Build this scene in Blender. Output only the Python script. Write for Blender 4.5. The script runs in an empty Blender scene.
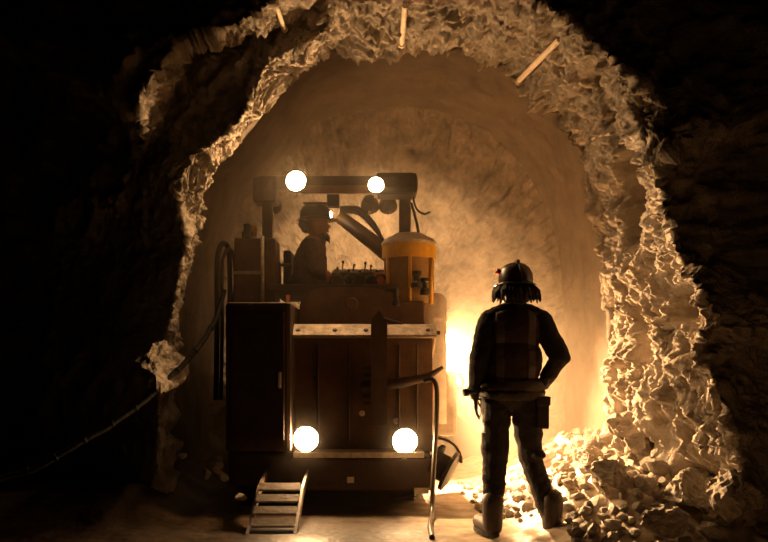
import bpy, bmesh, math, random
from mathutils import Vector, Matrix, noise
random.seed(7)
PI = math.pi
scene = bpy.context.scene
COL = scene.collection

# ------------------------------------------------------------------ camera
F = 747.0          # focal length in pixels of a 768 px wide frame
CAMH, HOR = 1.12, 370.0
cam_d = bpy.data.cameras.new('camera'); cam_d.sensor_width = 36.0
cam_d.lens = F * 36.0 / 768.0
cam_d.shift_y = (HOR - 271.0) / 768.0
cam_d.clip_start = 0.05
cam = bpy.data.objects.new('camera', cam_d); COL.objects.link(cam)
cam.location = (0, 0, CAMH); cam.rotation_euler = (PI / 2, 0, 0)
scene.camera = cam
# ------------------------------------------------------------------ world, exposure
wd = bpy.data.worlds.new('underground'); scene.world = wd; wd.use_nodes = True
wd.node_tree.nodes['Background'].inputs[0].default_value = (0.5, 0.3, 0.15, 1)
wd.node_tree.nodes['Background'].inputs[1].default_value = 0.0001
vs = scene.view_settings
vs.view_transform = 'Standard'; vs.look = 'None'; vs.gamma = 1.0; vs.use_curve_mapping = False
vs.exposure = 0.0
scene.cycles.volume_bounces = 1
scene.cycles.max_bounces = 6
WARM = (1.0, 0.57, 0.25)      # tungsten work lamps
HEAD_W, TOP_W, REAR_W, SIDE_W = 95.0, 66.0, 215.0, 3200.0
HAZE = 0.06


def W(px, py, Y):
    """a point at depth Y metres in front of the tripod"""
    return Vector(((px - 384.0) * Y / F, Y, CAMH - (py - HOR) * Y / F))


# ------------------------------------------------------------------ materials
def nodes(m):
    m.use_nodes = True
    nt = m.node_tree
    return nt, nt.nodes, nt.links, nt.nodes['Principled BSDF']


def mat(name, base, rough=0.6, metal=0.0, var=0.25, scale=12.0, bump=0.0, bscale=60.0, spec=0.5, stretch=None):
    m = bpy.data.materials.new(name)
    nt, N, L, P = nodes(m)
    tc = N.new('ShaderNodeTexCoord')
    src = tc.outputs['Object']
    if stretch:
        mp = N.new('ShaderNodeMapping'); mp.inputs['Scale'].default_value = stretch
        L.new(src, mp.inputs[0]); src = mp.outputs[0]
    nz = N.new('ShaderNodeTexNoise'); nz.inputs['Scale'].default_value = scale
    nz.inputs['Detail'].default_value = 6; nz.inputs['Roughness'].default_value = 0.65
    L.new(src, nz.inputs['Vector'])
    cr = N.new('ShaderNodeValToRGB')
    cr.color_ramp.elements[0].position = 0.3; cr.color_ramp.elements[1].position = 0.72
    lo = [c * (1 - var) for c in base]; hi = [min(1, c * (1 + var)) for c in base]
    cr.color_ramp.elements[0].color = (*lo, 1); cr.color_ramp.elements[1].color = (*hi, 1)
    L.new(nz.outputs['Fac'], cr.inputs[0]); L.new(cr.outputs[0], P.inputs['Base Color'])
    P.inputs['Roughness'].default_value = rough; P.inputs['Metallic'].default_value = metal
    P.inputs['Specular IOR Level'].default_value = spec
    if bump:
        n2 = N.new('ShaderNodeTexNoise'); n2.inputs['Scale'].default_value = bscale
        n2.inputs['Detail'].default_value = 5; n2.inputs['Roughness'].default_value = 0.7
        L.new(src, n2.inputs['Vector'])
        b = N.new('ShaderNodeBump'); b.inputs['Strength'].default_value = bump
        b.inputs['Distance'].default_value = 0.03
        L.new(n2.outputs['Fac'], b.inputs['Height']); L.new(b.outputs[0], P.inputs['Normal'])
    return m


def emis(name, col, strength):
    m = bpy.data.materials.new(name)
    nt, N, L, P = nodes(m)
    P.inputs['Base Color'].default_value = (*col, 1)
    P.inputs['Emission Color'].default_value = (*col, 1)
    P.inputs['Emission Strength'].default_value = strength
    return m


M = {}
M['rock'] = mat('rough_rock', (0.40, 0.34, 0.27), 0.85, 0, 0.35, 6.0, 0.9, 26.0, 0.25)
M['shotcrete'] = mat('sprayed_rock', (0.15, 0.122, 0.093), 0.8, 0, 0.25, 4.0, 0.55, 22.0, 0.25)
M['face'] = mat('pale_face_rock', (0.19, 0.157, 0.12), 0.85, 0, 0.45, 5.0, 0.8, 18.0, 0.25)
M['loose'] = mat('broken_rock', (0.42, 0.36, 0.29), 0.8, 0, 0.4, 3.0, 1.0, 7.0, 0.3)
M['paint'] = mat('brown_orange_paint', (0.12, 0.058, 0.022), 0.5, 0, 0.35, 9.0, 0.12, 40)
M['darkpaint'] = mat('dark_dirty_paint', (0.055, 0.03, 0.018), 0.6, 0, 0.4, 8.0, 0.15, 40)
M['yellow'] = mat('yellow_paint', (0.80, 0.42, 0.02), 0.4, 0, 0.2, 14.0, 0.08, 60)
M['ochre'] = mat('dull_ochre_paint', (0.34, 0.19, 0.05), 0.45, 0, 0.25, 12.0, .1, 40)
M['worn'] = mat('scuffed_plate', (0.34, 0.26, 0.18), 0.5, 0.2, 0.6, 14.0, .3, 40)
M['tread'] = mat('muddy_tread', (0.11, 0.075, 0.045), 0.7, 0.0, 0.4, 14.0, .3, 40)
M['orange'] = mat('orange_paint', (0.75, 0.20, 0.03), 0.45, 0, 0.2, 14.0)
M['steel'] = mat('worn_steel', (0.62, 0.55, 0.45), 0.45, 0.6, 0.3, 20.0, 0.2, 50)
M['pale'] = mat('pale_grey_metal', (0.55, 0.47, 0.38), 0.55, 0.1, 0.25, 10.0, 0.15, 40)
M['black'] = mat('black_rubber', (0.018, 0.015, 0.012), 0.55, 0, 0.3, 20.0)
M['cable'] = mat('muddy_cable', (0.012, 0.009, 0.006), 0.75, 0, 0.5, 25.0, 0.6, 30, 0.2)
M['cloth'] = mat('dark_work_cloth', (0.030, 0.022, 0.018), 0.9, 0, 0.3, 25.0, 0.5, 45)
M['opcloth'] = mat('brown_work_cloth', (0.10, 0.05, 0.022), 0.9, 0, 0.3, 25.0, 0.5, 45)
M['vest'] = mat('worn_vest', (0.06, 0.026, 0.014), 0.9, 0, 0.3, 25.0, 0.5, 40)
M['stripe'] = mat('reflective_band', (0.11, 0.075, 0.05), 0.6, 0, 0.2, 40.0)
M['skin'] = mat('skin', (0.42, 0.20, 0.11), 0.55, 0, 0.12, 30.0)
M['glove'] = mat('red_glove', (0.45, 0.09, 0.03), 0.8, 0, 0.2, 30.0)
M['hair'] = mat('dark_hair', (0.03, 0.018, 0.010), 0.7, 0, 0.3, 50.0, 0.6, 60, stretch=(1, 1, .2))
M['helmet'] = mat('dark_helmet', (0.05, 0.028, 0.015), 0.35, 0, 0.2, 8.0)
M['leather'] = mat('boot_leather', (0.05, 0.03, 0.018), 0.5, 0, 0.3, 20.0, 0.3, 40)
M['bolt'] = mat('pale_rod', (0.72, 0.60, 0.45), 0.6, 0.0, 0.15, 30.0)
M['red'] = mat('red_plastic', (0.6, 0.03, 0.02), 0.4)
M['lens'] = emis('lit_lamp_glass', (1.0, 0.70, 0.34), 55.0)
M['caplens'] = emis('lit_cap_lamp', (1.0, 0.75, 0.42), 30.0)
M['deadlens'] = mat('unlit_lamp_glass', (0.10, 0.07, 0.05), 0.15, 0, 0.1, 5.0)
M['hose'] = mat('hydraulic_hose', (0.035, 0.025, 0.018), 0.4, 0, 0.3, 20.0)
M['greenhose'] = mat('green_hose', (0.10, 0.12, 0.06), 0.4, 0, 0.3, 20.0)

# wet muddy floor: glossy in puddles, dull on the humps
m = bpy.data.materials.new('wet_mud'); M['mud'] = m
nt, N, L, P = nodes(m)
tc = N.new('ShaderNodeTexCoord')
n1 = N.new('ShaderNodeTexNoise'); n1.inputs['Scale'].default_value = 1.3; n1.inputs['Detail'].default_value = 5
L.new(tc.outputs['Object'], n1.inputs['Vector'])
r1 = N.new('ShaderNodeValToRGB')
r1.color_ramp.elements[0].position = .42; r1.color_ramp.elements[0].color = (.42, .42, .42, 1)
r1.color_ramp.elements[1].position = .62; r1.color_ramp.elements[1].color = (.65, .65, .65, 1)
L.new(n1.outputs['Fac'], r1.inputs[0]); L.new(r1.outputs[0], P.inputs['Roughness']); P.inputs['Specular IOR Level'].default_value = .2
n2 = N.new('ShaderNodeTexNoise'); n2.inputs['Scale'].default_value = 7; n2.inputs['Detail'].default_value = 6
L.new(tc.outputs['Object'], n2.inputs['Vector'])
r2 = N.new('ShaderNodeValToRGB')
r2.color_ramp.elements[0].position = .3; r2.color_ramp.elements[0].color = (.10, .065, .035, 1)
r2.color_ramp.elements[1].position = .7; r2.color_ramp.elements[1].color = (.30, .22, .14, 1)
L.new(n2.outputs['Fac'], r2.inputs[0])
r2.color_ramp.elements[0].color = (.010, .006, .003, 1); r2.color_ramp.elements[1].color = (.04, .025, .013, 1)  # near-black wet mud; the left floor's lack of light is painted in
r3 = N.new('ShaderNodeValToRGB')                       # drier, paler muck, doubling as painted lamplight on the right
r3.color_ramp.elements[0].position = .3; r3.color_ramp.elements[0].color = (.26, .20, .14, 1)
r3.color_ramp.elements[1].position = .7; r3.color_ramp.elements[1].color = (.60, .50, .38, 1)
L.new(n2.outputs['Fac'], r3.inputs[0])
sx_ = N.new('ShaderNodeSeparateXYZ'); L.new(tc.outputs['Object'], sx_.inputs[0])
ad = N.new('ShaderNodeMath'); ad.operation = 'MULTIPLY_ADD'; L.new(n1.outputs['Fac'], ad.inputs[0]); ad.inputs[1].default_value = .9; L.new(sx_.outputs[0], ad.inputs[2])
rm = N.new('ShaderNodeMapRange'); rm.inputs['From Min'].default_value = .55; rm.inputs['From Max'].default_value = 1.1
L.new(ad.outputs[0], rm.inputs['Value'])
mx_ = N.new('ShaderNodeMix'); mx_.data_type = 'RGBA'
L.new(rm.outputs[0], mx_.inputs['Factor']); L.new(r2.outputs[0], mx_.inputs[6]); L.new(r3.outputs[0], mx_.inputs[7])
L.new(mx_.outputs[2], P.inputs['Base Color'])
n3 = N.new('ShaderNodeTexNoise'); n3.inputs['Scale'].default_value = 14; n3.inputs['Detail'].default_value = 4
L.new(tc.outputs['Object'], n3.inputs['Vector'])
bp = N.new('ShaderNodeBump'); bp.inputs['Strength'].default_value = .35; bp.inputs['Distance'].default_value = .03
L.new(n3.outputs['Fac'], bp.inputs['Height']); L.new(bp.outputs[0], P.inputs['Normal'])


# ------------------------------------------------------------------ mesh helpers
def origin_of(p):
    v = Vector((0, 0, 0))
    while p is not None:
        v += p.location; p = p.parent
    return v


def link(name, me, material, parent=None, smooth=True):
    o = bpy.data.objects.new(name, me); COL.objects.link(o)
    if material is not None and not me.materials:
        me.materials.append(material)
    if smooth:
        for p in me.polygons: p.use_smooth = True
    if parent is not None:
        o.parent = parent
    return o


def obj(name, bm, material, parent=None, smooth=False, auto=None):
    """bm holds world coordinates; becomes one mesh object under parent"""
    off = origin_of(parent)
    bmesh.ops.translate(bm, verts=bm.verts, vec=-off)
    me = bpy.data.meshes.new(name); 
    bmesh.ops.recalc_face_normals(bm, faces=bm.faces)
    if auto is not None:
        for e in bm.edges:
            if len(e.link_faces) == 2 and e.calc_face_angle(0) > auto: e.smooth = False
    bm.to_mesh(me); bm.free()
    return link(name, me, material, parent, smooth or auto is not None)


def empty(name, loc):
    o = bpy.data.objects.new(name, None); COL.objects.link(o); o.location = loc
    o.empty_display_size = .1
    return o


def tag(o, label, cat, group=None, kind=None):
    o['label'] = label; o['category'] = cat
    if group: o['group'] = group
    if kind: o['kind'] = kind
    return o


def box(bm, x0, x1, y0, y1, z0, z1, bev=0.0, mx=None):
    g = bmesh.ops.create_cube(bm, size=1.0)
    vs_ = g['verts']
    for v in vs_:
        v.co = Vector((x0 + (v.co.x + .5) * (x1 - x0), y0 + (v.co.y + .5) * (y1 - y0), z0 + (v.co.z + .5) * (z1 - z0)))
    if bev:
        es = list({e for v in vs_ for e in v.link_edges})
        r = bmesh.ops.bevel(bm, geom=es, offset=bev, segments=2, affect='EDGES', profile=.6)
        vs_ = list({v for f in r['faces'] for v in f.verts} | {v for v in vs_ if v.is_valid})
    if mx is not None:
        bmesh.ops.transform(bm, matrix=mx, verts=vs_)
    return bm


def pbox(bm, px0, py0, px1, py1, Y, depth, bev=0.01):
    a = W(px0, py0, Y); b = W(px1, py1, Y)
    return box(bm, a.x, b.x, Y, Y + depth, b.z, a.z, bev)


def frame(d):
    d = d.normalized()
    up = Vector((0, 0, 1)) if abs(d.z) < .9 else Vector((1, 0, 0))
    a = d.cross(up).normalized()
    return a, d.cross(a).normalized()


def tube(bm, pts, r, seg=8, cap=True):
    pts = [Vector(p) for p in pts]
    n = len(pts); rings = []
    for i, p in enumerate(pts):
        d = (pts[min(i + 1, n - 1)] - pts[max(i - 1, 0)])
        a, b = frame(d)
        if rings:
            # keep the frame from spinning
            pa = rings[-1][1]
            a = (pa - d.normalized() * pa.dot(d.normalized()))
            a = a.normalized() if a.length > 1e-6 else frame(d)[0]
            b = d.normalized().cross(a)
        rr = r[i] if isinstance(r, (list, tuple)) else r
        rings.append(([bm.verts.new(p + (a * math.cos(2 * PI * k / seg) + b * math.sin(2 * PI * k / seg)) * rr) for k in range(seg)], a))
    for (r0, _), (r1_, _) in zip(rings, rings[1:]):
        for k in range(seg):
            bm.faces.new((r0[k], r0[(k + 1) % seg], r1_[(k + 1) % seg], r1_[k]))
    if cap:
        bm.faces.new(rings[0][0][::-1]); bm.faces.new(rings[-1][0])
    return bm


def spline(pts, n=8):
    pts = [Vector(p) for p in pts]; out = []
    for i in range(len(pts) - 1):
        p0 = pts[max(i - 1, 0)]; p1 = pts[i]; p2 = pts[i + 1]; p3 = pts[min(i + 2, len(pts) - 1)]
        for k in range(n):
            t = k / n
            out.append(0.5 * ((2 * p1) + (p2 - p0) * t + (2 * p0 - 5 * p1 + 4 * p2 - p3) * t * t + (3 * p1 - p0 - 3 * p2 + p3) * t ** 3))
    out.append(pts[-1])
    return out


def lathe(bm, prof, c, axis, seg=24, cap=True):
    """prof: (distance along axis, radius) pairs"""
    axis = Vector(axis).normalized(); a, b = frame(axis); rings = []
    for h, r in prof:
        rings.append([bm.verts.new(Vector(c) + axis * h + (a * math.cos(2 * PI * k / seg) + b * math.sin(2 * PI * k / seg)) * max(r, 1e-4)) for k in range(seg)])
    for r0, r1_ in zip(rings, rings[1:]):
        for k in range(seg):
            bm.faces.new((r0[k], r0[(k + 1) % seg], r1_[(k + 1) % seg], r1_[k]))
    if cap:
        bm.faces.new(rings[0][::-1]); bm.faces.new(rings[-1])
    return bm


def extrude_poly(bm, pts, vec):
    """closed polygon of world points, thickened by vec"""
    lo = [bm.verts.new(Vector(p)) for p in pts]
    hi = [bm.verts.new(Vector(p) + Vector(vec)) for p in pts]
    bm.faces.new(lo); bm.faces.new(hi[::-1])
    n = len(pts)
    for i in range(n):
        bm.faces.new((lo[i], lo[(i + 1) % n], hi[(i + 1) % n], hi[i]))
    return bm


NB = bmesh.new

# ------------------------------------------------------------------ the drift: rough rock mouth, sprayed tunnel behind, end face
A = [(607, 530), (606, 400), (603, 340), (601, 280), (595, 220), (580, 165), (548, 115), (510, 80), (460, 58), (410, 48), (360, 52),
     (318, 60), (292, 82), (270, 113), (238, 146), (216, 163), (205, 195), (196, 235), (188, 270), (181, 310), (177, 345), (172, 400), (170, 530)]
A = [(x, y, 6.12) for x, y in A]
B = [(700, 575, 5.1), (672, 430, 5.15), (660, 350, 5.2), (662, 290, 5.2), (648, 230, 5.3), (634, 165, 5.35), (606, 105, 5.4), (560, 48, 5.4), (490, 12, 5.45),
     (415, -2, 5.5), (350, 5, 5.6), (322, 33, 5.75), (275, 58, 5.8), (258, 84, 5.8), (236, 124, 5.82), (206, 148, 5.84), (174, 176, 5.86), (186, 232, 5.93),
     (180, 270, 5.95), (173, 310, 5.95), (168, 345, 5.95), (160, 400, 5.95), (155, 545, 5.95)]
C = [(735, 590, 4.85), (705, 435, 4.85), (690, 345, 4.85), (695, 300, 4.8), (668, 240, 4.9), (652, 165, 4.9), (634, 112, 5.0), (578, 45, 5.1), (500, 2, 5.2),
     (415, -18, 5.3), (345, -12, 5.4), (285, 25, 5.82), (232, 38, 5.86), (186, 54, 5.9), (172, 100, 5.95), (155, 138, 6.0), (130, 175, 6.05), (130, 230, 6.2),
     (125, 270, 6.25), (120, 310, 6.25), (115, 345, 6.25), (112, 400, 6.25), (110, 560, 6.25)]
D = [(765, 600, 4.6), (735, 440, 4.6), (702, 348, 4.7), (716, 318, 4.65), (674, 245, 4.75), (660, 170, 4.8), (684, 130, 4.78), (588, 38, 4.95), (510, -12, 5.0),
     (415, -45, 5.0), (330, -40, 5.1), (268, 6, 5.45), (222, 30, 5.66), (177, 47, 5.7), (139, 103, 5.4), (146, 148, 5.93), (120, 190, 6.15), (100, 230, 6.35),
     (97, 270, 6.4), (93, 310, 6.4), (89, 345, 6.4), (85, 400, 6.4), (83, 570, 6.4)]
ringsW = {k: [W(*p) for p in v] for k, v in dict(A=A, B=B, C=C, D=D).items()}
ctr = Vector((0.05, 0, 1.7))


def outward(p):
    d = Vector((p.x - ctr.x, 0, p.z - ctr.z)); return d.normalized()


Z1 = [Vector((p.x, 6.4, p.z)) + outward(p) * .16 for p in ringsW['A']]
Z2 = [Vector((ctr.x + (p.x - ctr.x) * .98, 7.9, ctr.z + (p.z - ctr.z) * 1.0)) for p in Z1]
E1 = [Vector((p.x, p.y + .18, p.z)) + outward(p) * .45 for p in ringsW['D']]
E2 = [Vector((p.x, p.y + 3.4, p.z)) + outward(p) * 6.5 for p in ringsW['D']]
NS = len(A)
SUB = 30


def densify(ring):
    return spline(ring, SUB)


rows = [(E2, E1, 60, 'E'), (E1, ringsW['D'], 16, 'E'), (ringsW['D'], ringsW['C'], 34, 'R'), (ringsW['C'], ringsW['B'], 34, 'R'),
        (ringsW['B'], ringsW['A'], 80, 'R'), (ringsW['A'], Z1, 14, 'T'), (Z1, Z2, 46, 'T')]
grid, kinds = [], []
for r0, r1_, n, kd in rows:
    d0, d1 = densify(r0), densify(r1_)
    for k in range(n):
        t = k / n
        grid.append([a.lerp(b, t) for a, b in zip(d0, d1)]); kinds.append((kd, t))
grid.append(densify(Z2)); kinds.append(('T', 1.0))
nface = len(grid)                       # rows from here on are the end face
base = grid[-1]
for k in range(1, 81):
    s = 1 - k / 80.0
    y = 7.9 + 1.05 * math.sqrt(max(0, 1 - s ** 2.2))
    cc = Vector((0.0, y, 1.35))
    grid.append([Vector((cc.x + (p.x - cc.x) * s, y, cc.z + (p.z - cc.z) * s)) for p in base]); kinds.append(('F', s))
NR, NU = len(grid), len(grid[0])


def smooth(a, b, x):
    t = max(0, min(1, (x - a) / (b - a))); return t * t * (3 - 2 * t)


HOLES = [(632, 195, 10, 46, .34), (676, 303, 12, 18, .25), (634, 318, 7, 14, .18), (646, 350, 7, 26, .2), (642, 455, 16, 22, .22), (618, 475, 15, 14, .2), (700, 468, 16, 14, .2)]
RB = sum(r[2] for r in rows[:4])        # first row of the innermost rough band


def rough_amp(i, j):
    kd, t = kinds[i]
    if kd == 'R':
        # the broken-off block at the upper left and the left face are flatter than the blasted rock
        return .5 if (j > 11 * SUB and RB - 34 <= i < RB) or j > 16.5 * SUB else 1.0
    if kd == 'T': return max(.3, 1 - 5 * t) if i < nface - 47 else .3
    if kd == 'F': return .8
    return .6


disp = [[None] * NU for _ in range(NR)]
for i in range(NR):
    for j in range(NU):
        p = grid[i][j]
        du = grid[i][min(j + 1, NU - 1)] - grid[i][max(j - 1, 0)]
        dv = grid[min(i + 1, NR - 1)][j] - grid[max(i - 1, 0)][j]
        nrm = du.cross(dv)
        nrm = nrm.normalized() if nrm.length > 1e-9 else Vector((0, -1, 0))
        a = rough_amp(i, j)
        wv = noise.noise_vector(p * 3.1) * .16
        d = .10 * noise.noise(p * 1.7 + Vector((3, 1, 7)))
        if kinds[i][0] == 'F':
            d += .10 * noise.fractal(p * 3.2, .6, 2.1, 5)
        elif a > .4:
            lean = p.x - .45 * (p.z - 2.2)
            q = Vector((lean * 6.5, p.y * 6.5, p.z * 3.4)) + wv * 4
            d += .085 * noise.fractal(q, .52, 2.2, 5)
            q = Vector((lean * 7.5, p.y * 8.5, p.z * 4.0)) + wv * 9
            d += .030 * noise.cell(q * .8) + .010 * noise.cell(q * 2.0 + Vector((5, 5, 5)))
        else:
            d += .07 * noise.noise(p * 4.3) + .02 * noise.noise(p * 9) + .008 * noise.noise(p * 24)
        p2 = p + nrm * (d * a)
        if kinds[i][0] == 'R' and j < 6 * SUB:                     # deep hollows broken out of the right-hand rock
            px_, py_ = 384 + p.x * F / p.y, HOR - (p.z - CAMH) * F / p.y
            for hx, hy, rx, ry, dep in HOLES:
                e = ((px_ - hx) / rx) ** 2 + ((py_ - hy) / ry) ** 2
                if e < 1.6: p2 += outward(p) * dep * smooth(1.6, .5, e)
        disp[i][j] = p2


def strip(name, j0, j1, i0, i1, mats):
    idx = {}; vs_ = []; fs = []; mi = []
    for i in range(i0, i1 + 1):
        for j in range(j0, j1 + 1):
            idx[i, j] = len(vs_); vs_.append(disp[i][j])
    for i in range(i0, i1):
        for j in range(j0, j1):
            fs.append((idx[i, j], idx[i, j + 1], idx[i + 1, j + 1], idx[i + 1, j]))
            mi.append(0 if kinds[i][0] in 'ER' or len(mats) == 1 else 1)
    me = bpy.data.meshes.new(name); me.from_pydata([v[:] for v in vs_], [], fs)
    for m_ in mats: me.materials.append(m_)
    me.polygons.foreach_set('material_index', mi); me.update()
    o = link(name, me, None); o['kind'] = 'structure'
    return o


JR, JL = 5 * SUB, 15 * SUB
wr = strip('wall_right', 0, JR, 0, nface - 1, [M['rock'], M['shotcrete']])
ce = strip('ceiling', JR, JL, 0, nface - 1, [M['rock'], M['shotcrete']])
wl = strip('wall_left', JL, NU - 1, 0, nface - 1, [M['rock'], M['shotcrete']])
wb = strip('wall_back', 0, NU - 1, nface - 1, NR - 1, [M['face']])
wr['label'] = 'rough broken rock wall beside the standing worker, lit from the machine'
ce['label'] = 'rough rock roof of the arched tunnel'
wl['label'] = 'dark rock wall left of the machine'
wb['label'] = 'hazy end face of the tunnel behind the machine'


def surf(px, py, out=0.0):
    """the point of the rock mouth seen at a pixel"""
    best = None
    for i in range(76, nface - 46):
        for j in range(0, NU):
            p = disp[i][j]
            x = 384 + p.x * F / p.y; y = HOR - (p.z - CAMH) * F / p.y
            d = (x - px) ** 2 + (y - py) ** 2
            if best is None or d < best[0]: best = (d, p)
    p = best[1]
    return p - outward(p) * out


def smooth(a, b, x):
    t = max(0, min(1, (x - a) / (b - a))); return t * t * (3 - 2 * t)


def floor_h(x, y):
    h = .03 * noise.noise(Vector((x * 1.1, y * 1.1, 0))) + .018 * noise.noise(Vector((x * 3.5, y * 3.5, 4)))
    h *= .35 + .65 * smooth(.55, 1.1, abs(x + .45) - .1)
    # muck heaped against the right wall
    pile = smooth(.75, 2.0, x) * smooth(4.0, 5.6, y) * (1 - .55 * smooth(6.8, 8.6, y))
    h += pile * (.52 + .12 * noise.noise(Vector((x * 2.2, y * 2.2, 8))))
    h += .045 * smooth(.6, 1.2, x) * noise.noise(Vector((x * 7, y * 7, 2)))
    h += .10 * pile * noise.fractal(Vector((x * 9, y * 9, 5)), .6, 2.1, 4)
    # spill along the left wall
    h += .22 * smooth(-1.45, -2.0, x) * smooth(4.9, 5.8, y)
    return h


fv, ff = [], []
xs = [-8 + .5 * k for k in range(11)] + [-2.75 + .036 * k for k in range(156)] + [2.9 + .5 * k for k in range(11)]
ys = [-2 + .4 * k for k in range(14)] + [3.55 + .036 * k for k in range(157)]
for y in ys:
    for x in xs: fv.append((x, y, floor_h(x, y)))
nx = len(xs)
for i in range(len(ys) - 1):
    for j in range(nx - 1):
        ff.append((i * nx + j, i * nx + j + 1, (i + 1) * nx + j + 1, (i + 1) * nx + j))
me = bpy.data.meshes.new('floor'); me.from_pydata(fv, [], ff)
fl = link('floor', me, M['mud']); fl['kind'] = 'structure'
fl['label'] = 'wet muddy tunnel floor'

# dust hanging in the drift
bm = NB(); box(bm, -2.3, 2.6, 5.78, 9.3, -.05, 4.3)
hm = bpy.data.materials.new('dust_haze'); hm.use_nodes = True
hn = hm.node_tree; hn.nodes.remove(hn.nodes['Principled BSDF'])
vsn = hn.nodes.new('ShaderNodeVolumeScatter'); vsn.inputs['Density'].default_value = HAZE
vsn.inputs['Color'].default_value = (1.0, .86, .68, 1); vsn.inputs['Anisotropy'].default_value = .35
tcn = hn.nodes.new('ShaderNodeTexCoord'); sep = hn.nodes.new('ShaderNodeSeparateXYZ'); hn.links.new(tcn.outputs['Object'], sep.inputs[0])
lay = hn.nodes.new('ShaderNodeMapRange'); lay.inputs['From Min'].default_value = .6; lay.inputs['From Max'].default_value = 2.7
lay.inputs['To Min'].default_value = 1.7 * HAZE; lay.inputs['To Max'].default_value = .30 * HAZE      # dust lies thicker near the floor
hn.links.new(sep.outputs[2], lay.inputs['Value'])
wsp = hn.nodes.new('ShaderNodeTexNoise'); wsp.inputs['Scale'].default_value = 1.6; wsp.inputs['Detail'].default_value = 3; hn.links.new(tcn.outputs['Object'], wsp.inputs['Vector'])
wr2_ = hn.nodes.new('ShaderNodeMapRange'); wr2_.inputs['From Min'].default_value = .3; wr2_.inputs['From Max'].default_value = .7; wr2_.inputs['To Min'].default_value = .6; wr2_.inputs['To Max'].default_value = 1.4
hn.links.new(wsp.outputs['Fac'], wr2_.inputs['Value'])
mul = hn.nodes.new('ShaderNodeMath'); mul.operation = 'MULTIPLY'; hn.links.new(lay.outputs[0], mul.inputs[0]); hn.links.new(wr2_.outputs[0], mul.inputs[1])
hn.links.new(mul.outputs[0], vsn.inputs['Density'])
hn.links.new(vsn.outputs[0], hn.nodes['Material Output'].inputs['Volume'])
hz = obj('dust_haze', bm, hm)
tag(hz, 'thin dusty haze hanging in the tunnel around the machine', 'haze', kind='stuff')
#@@OBJECTS


# ------------------------------------------------------------------ lamps
def add_spot(name, parent, pos, direction, watts, angle, blend=.25, radius=.05, color=WARM):
    ld = bpy.data.lights.new(name, 'SPOT'); ld.energy = watts; ld.color = color
    ld.spot_size = math.radians(angle); ld.spot_blend = blend; ld.shadow_soft_size = radius
    o = bpy.data.objects.new(name, ld); COL.objects.link(o)
    o.rotation_euler = Vector(direction).to_track_quat('-Z', 'Y').to_euler()
    o.location = Vector(pos) - origin_of(parent); o.parent = parent
    return o


def lamp(parent, c, d, r, watts, angle, lit=True, name='head_lamp', lens=None, blend=.25):
    d = Vector(d).normalized()
    bm = NB()
    lathe(bm, [(-r * 1.5, r * .45), (-r * 1.35, r * .7), (-r * .6, r * 1.02), (0, r * 1.15), (.012, r * 1.15), (.012, r * 1.0), (-.004, r * .98)], c, d, 24)
    h = obj(name, bm, M['black'], parent, auto=.6)
    bm = NB(); lathe(bm, [(-.002, r * .98), (.006, r * .9), (.014, r * .55), (.017, .001)], c, d, 24)
    obj('lens', bm, lens or (M['lens'] if lit else M['deadlens']), h, smooth=True)
    bm = NB(); a, b = frame(d)
    tube(bm, [c - d * r * .7 + Vector((0, 0, -r * 1.0)), c - d * r * .7 + Vector((0, 0, -r * 1.5))], r * .22, 8)
    obj('bracket', bm, M['steel'], h)
    if lit:
        add_spot('lamp_light', h, c + d * .05, d, watts, angle, blend)
    return h


# ------------------------------------------------------------------ the drilling machine
rig = empty('drill_rig', (-.45, 7.1, 0))
tag(rig, 'dark brown tunnel drilling machine with canopy and four lit work lamps', 'mining machine')
R = rig

# chassis and front
bm = NB(); a = W(228, 452, 6.05); b = W(431, 492, 6.05); box(bm, a.x, b.x, 6.05, 8.15, .18, a.z, .03)
obj('chassis', bm, M['darkpaint'], R)
bm = NB(); pbox(bm, 291, 459, 432, 491, 5.96, .12, .02); bu = obj('bumper', bm, M['darkpaint'], R)
bm = NB(); pbox(bm, 347, 477, 354, 483, 5.95, .012, .003); obj('reflector', bm, M['bolt'], bu)
bm = NB(); pbox(bm, 414, 488, 429, 494, 5.93, .03, .006); obj('tow_hook', bm, M['steel'], bu)
bm = NB(); pbox(bm, 293, 452, 424, 458, 5.88, .22, .008); obj('deck_edge', bm, M['steel'], R)
# front body: a slightly bowed panel with ribs
bm = NB()
prof = []
for k in range(13):
    t = k / 12.0
    z0 = W(0, 338, 6.14).z; z1 = W(0, 452, 6.14).z
    prof.append((6.14 - .07 * math.sin(PI * t), z0 + (z1 - z0) * t))
xl, xr = W(292, 0, 6.14).x, W(432, 0, 6.14).x
pts = [Vector((xl, y, z)) for y, z in prof] + [Vector((xl, 6.75, prof[-1][1])), Vector((xl, 6.75, prof[0][1]))]
extrude_poly(bm, pts, (xr - xl, 0, 0))
fb = obj('front_body', bm, M['paint'], R, auto=.5)
for px in (318, 349, 399, 417):
    bm = NB(); tube(bm, [W(px, y, 6.10 - .045 * math.sin(PI * (y - 338) / 114)) for y in range(345, 448, 8)], .012, 6)
    obj('rib', bm, M['darkpaint'], fb)
for px, py in ((362, 413), (396, 421), (316, 378)):
    bm = NB(); lathe(bm, [(0, .026), (.02, .026), (.03, .018)], W(px, py, 6.10), (0, -1, 0), 12)
    obj('marker_lens', bm, M['bolt'] if py > 400 else M['darkpaint'], fb)
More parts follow.
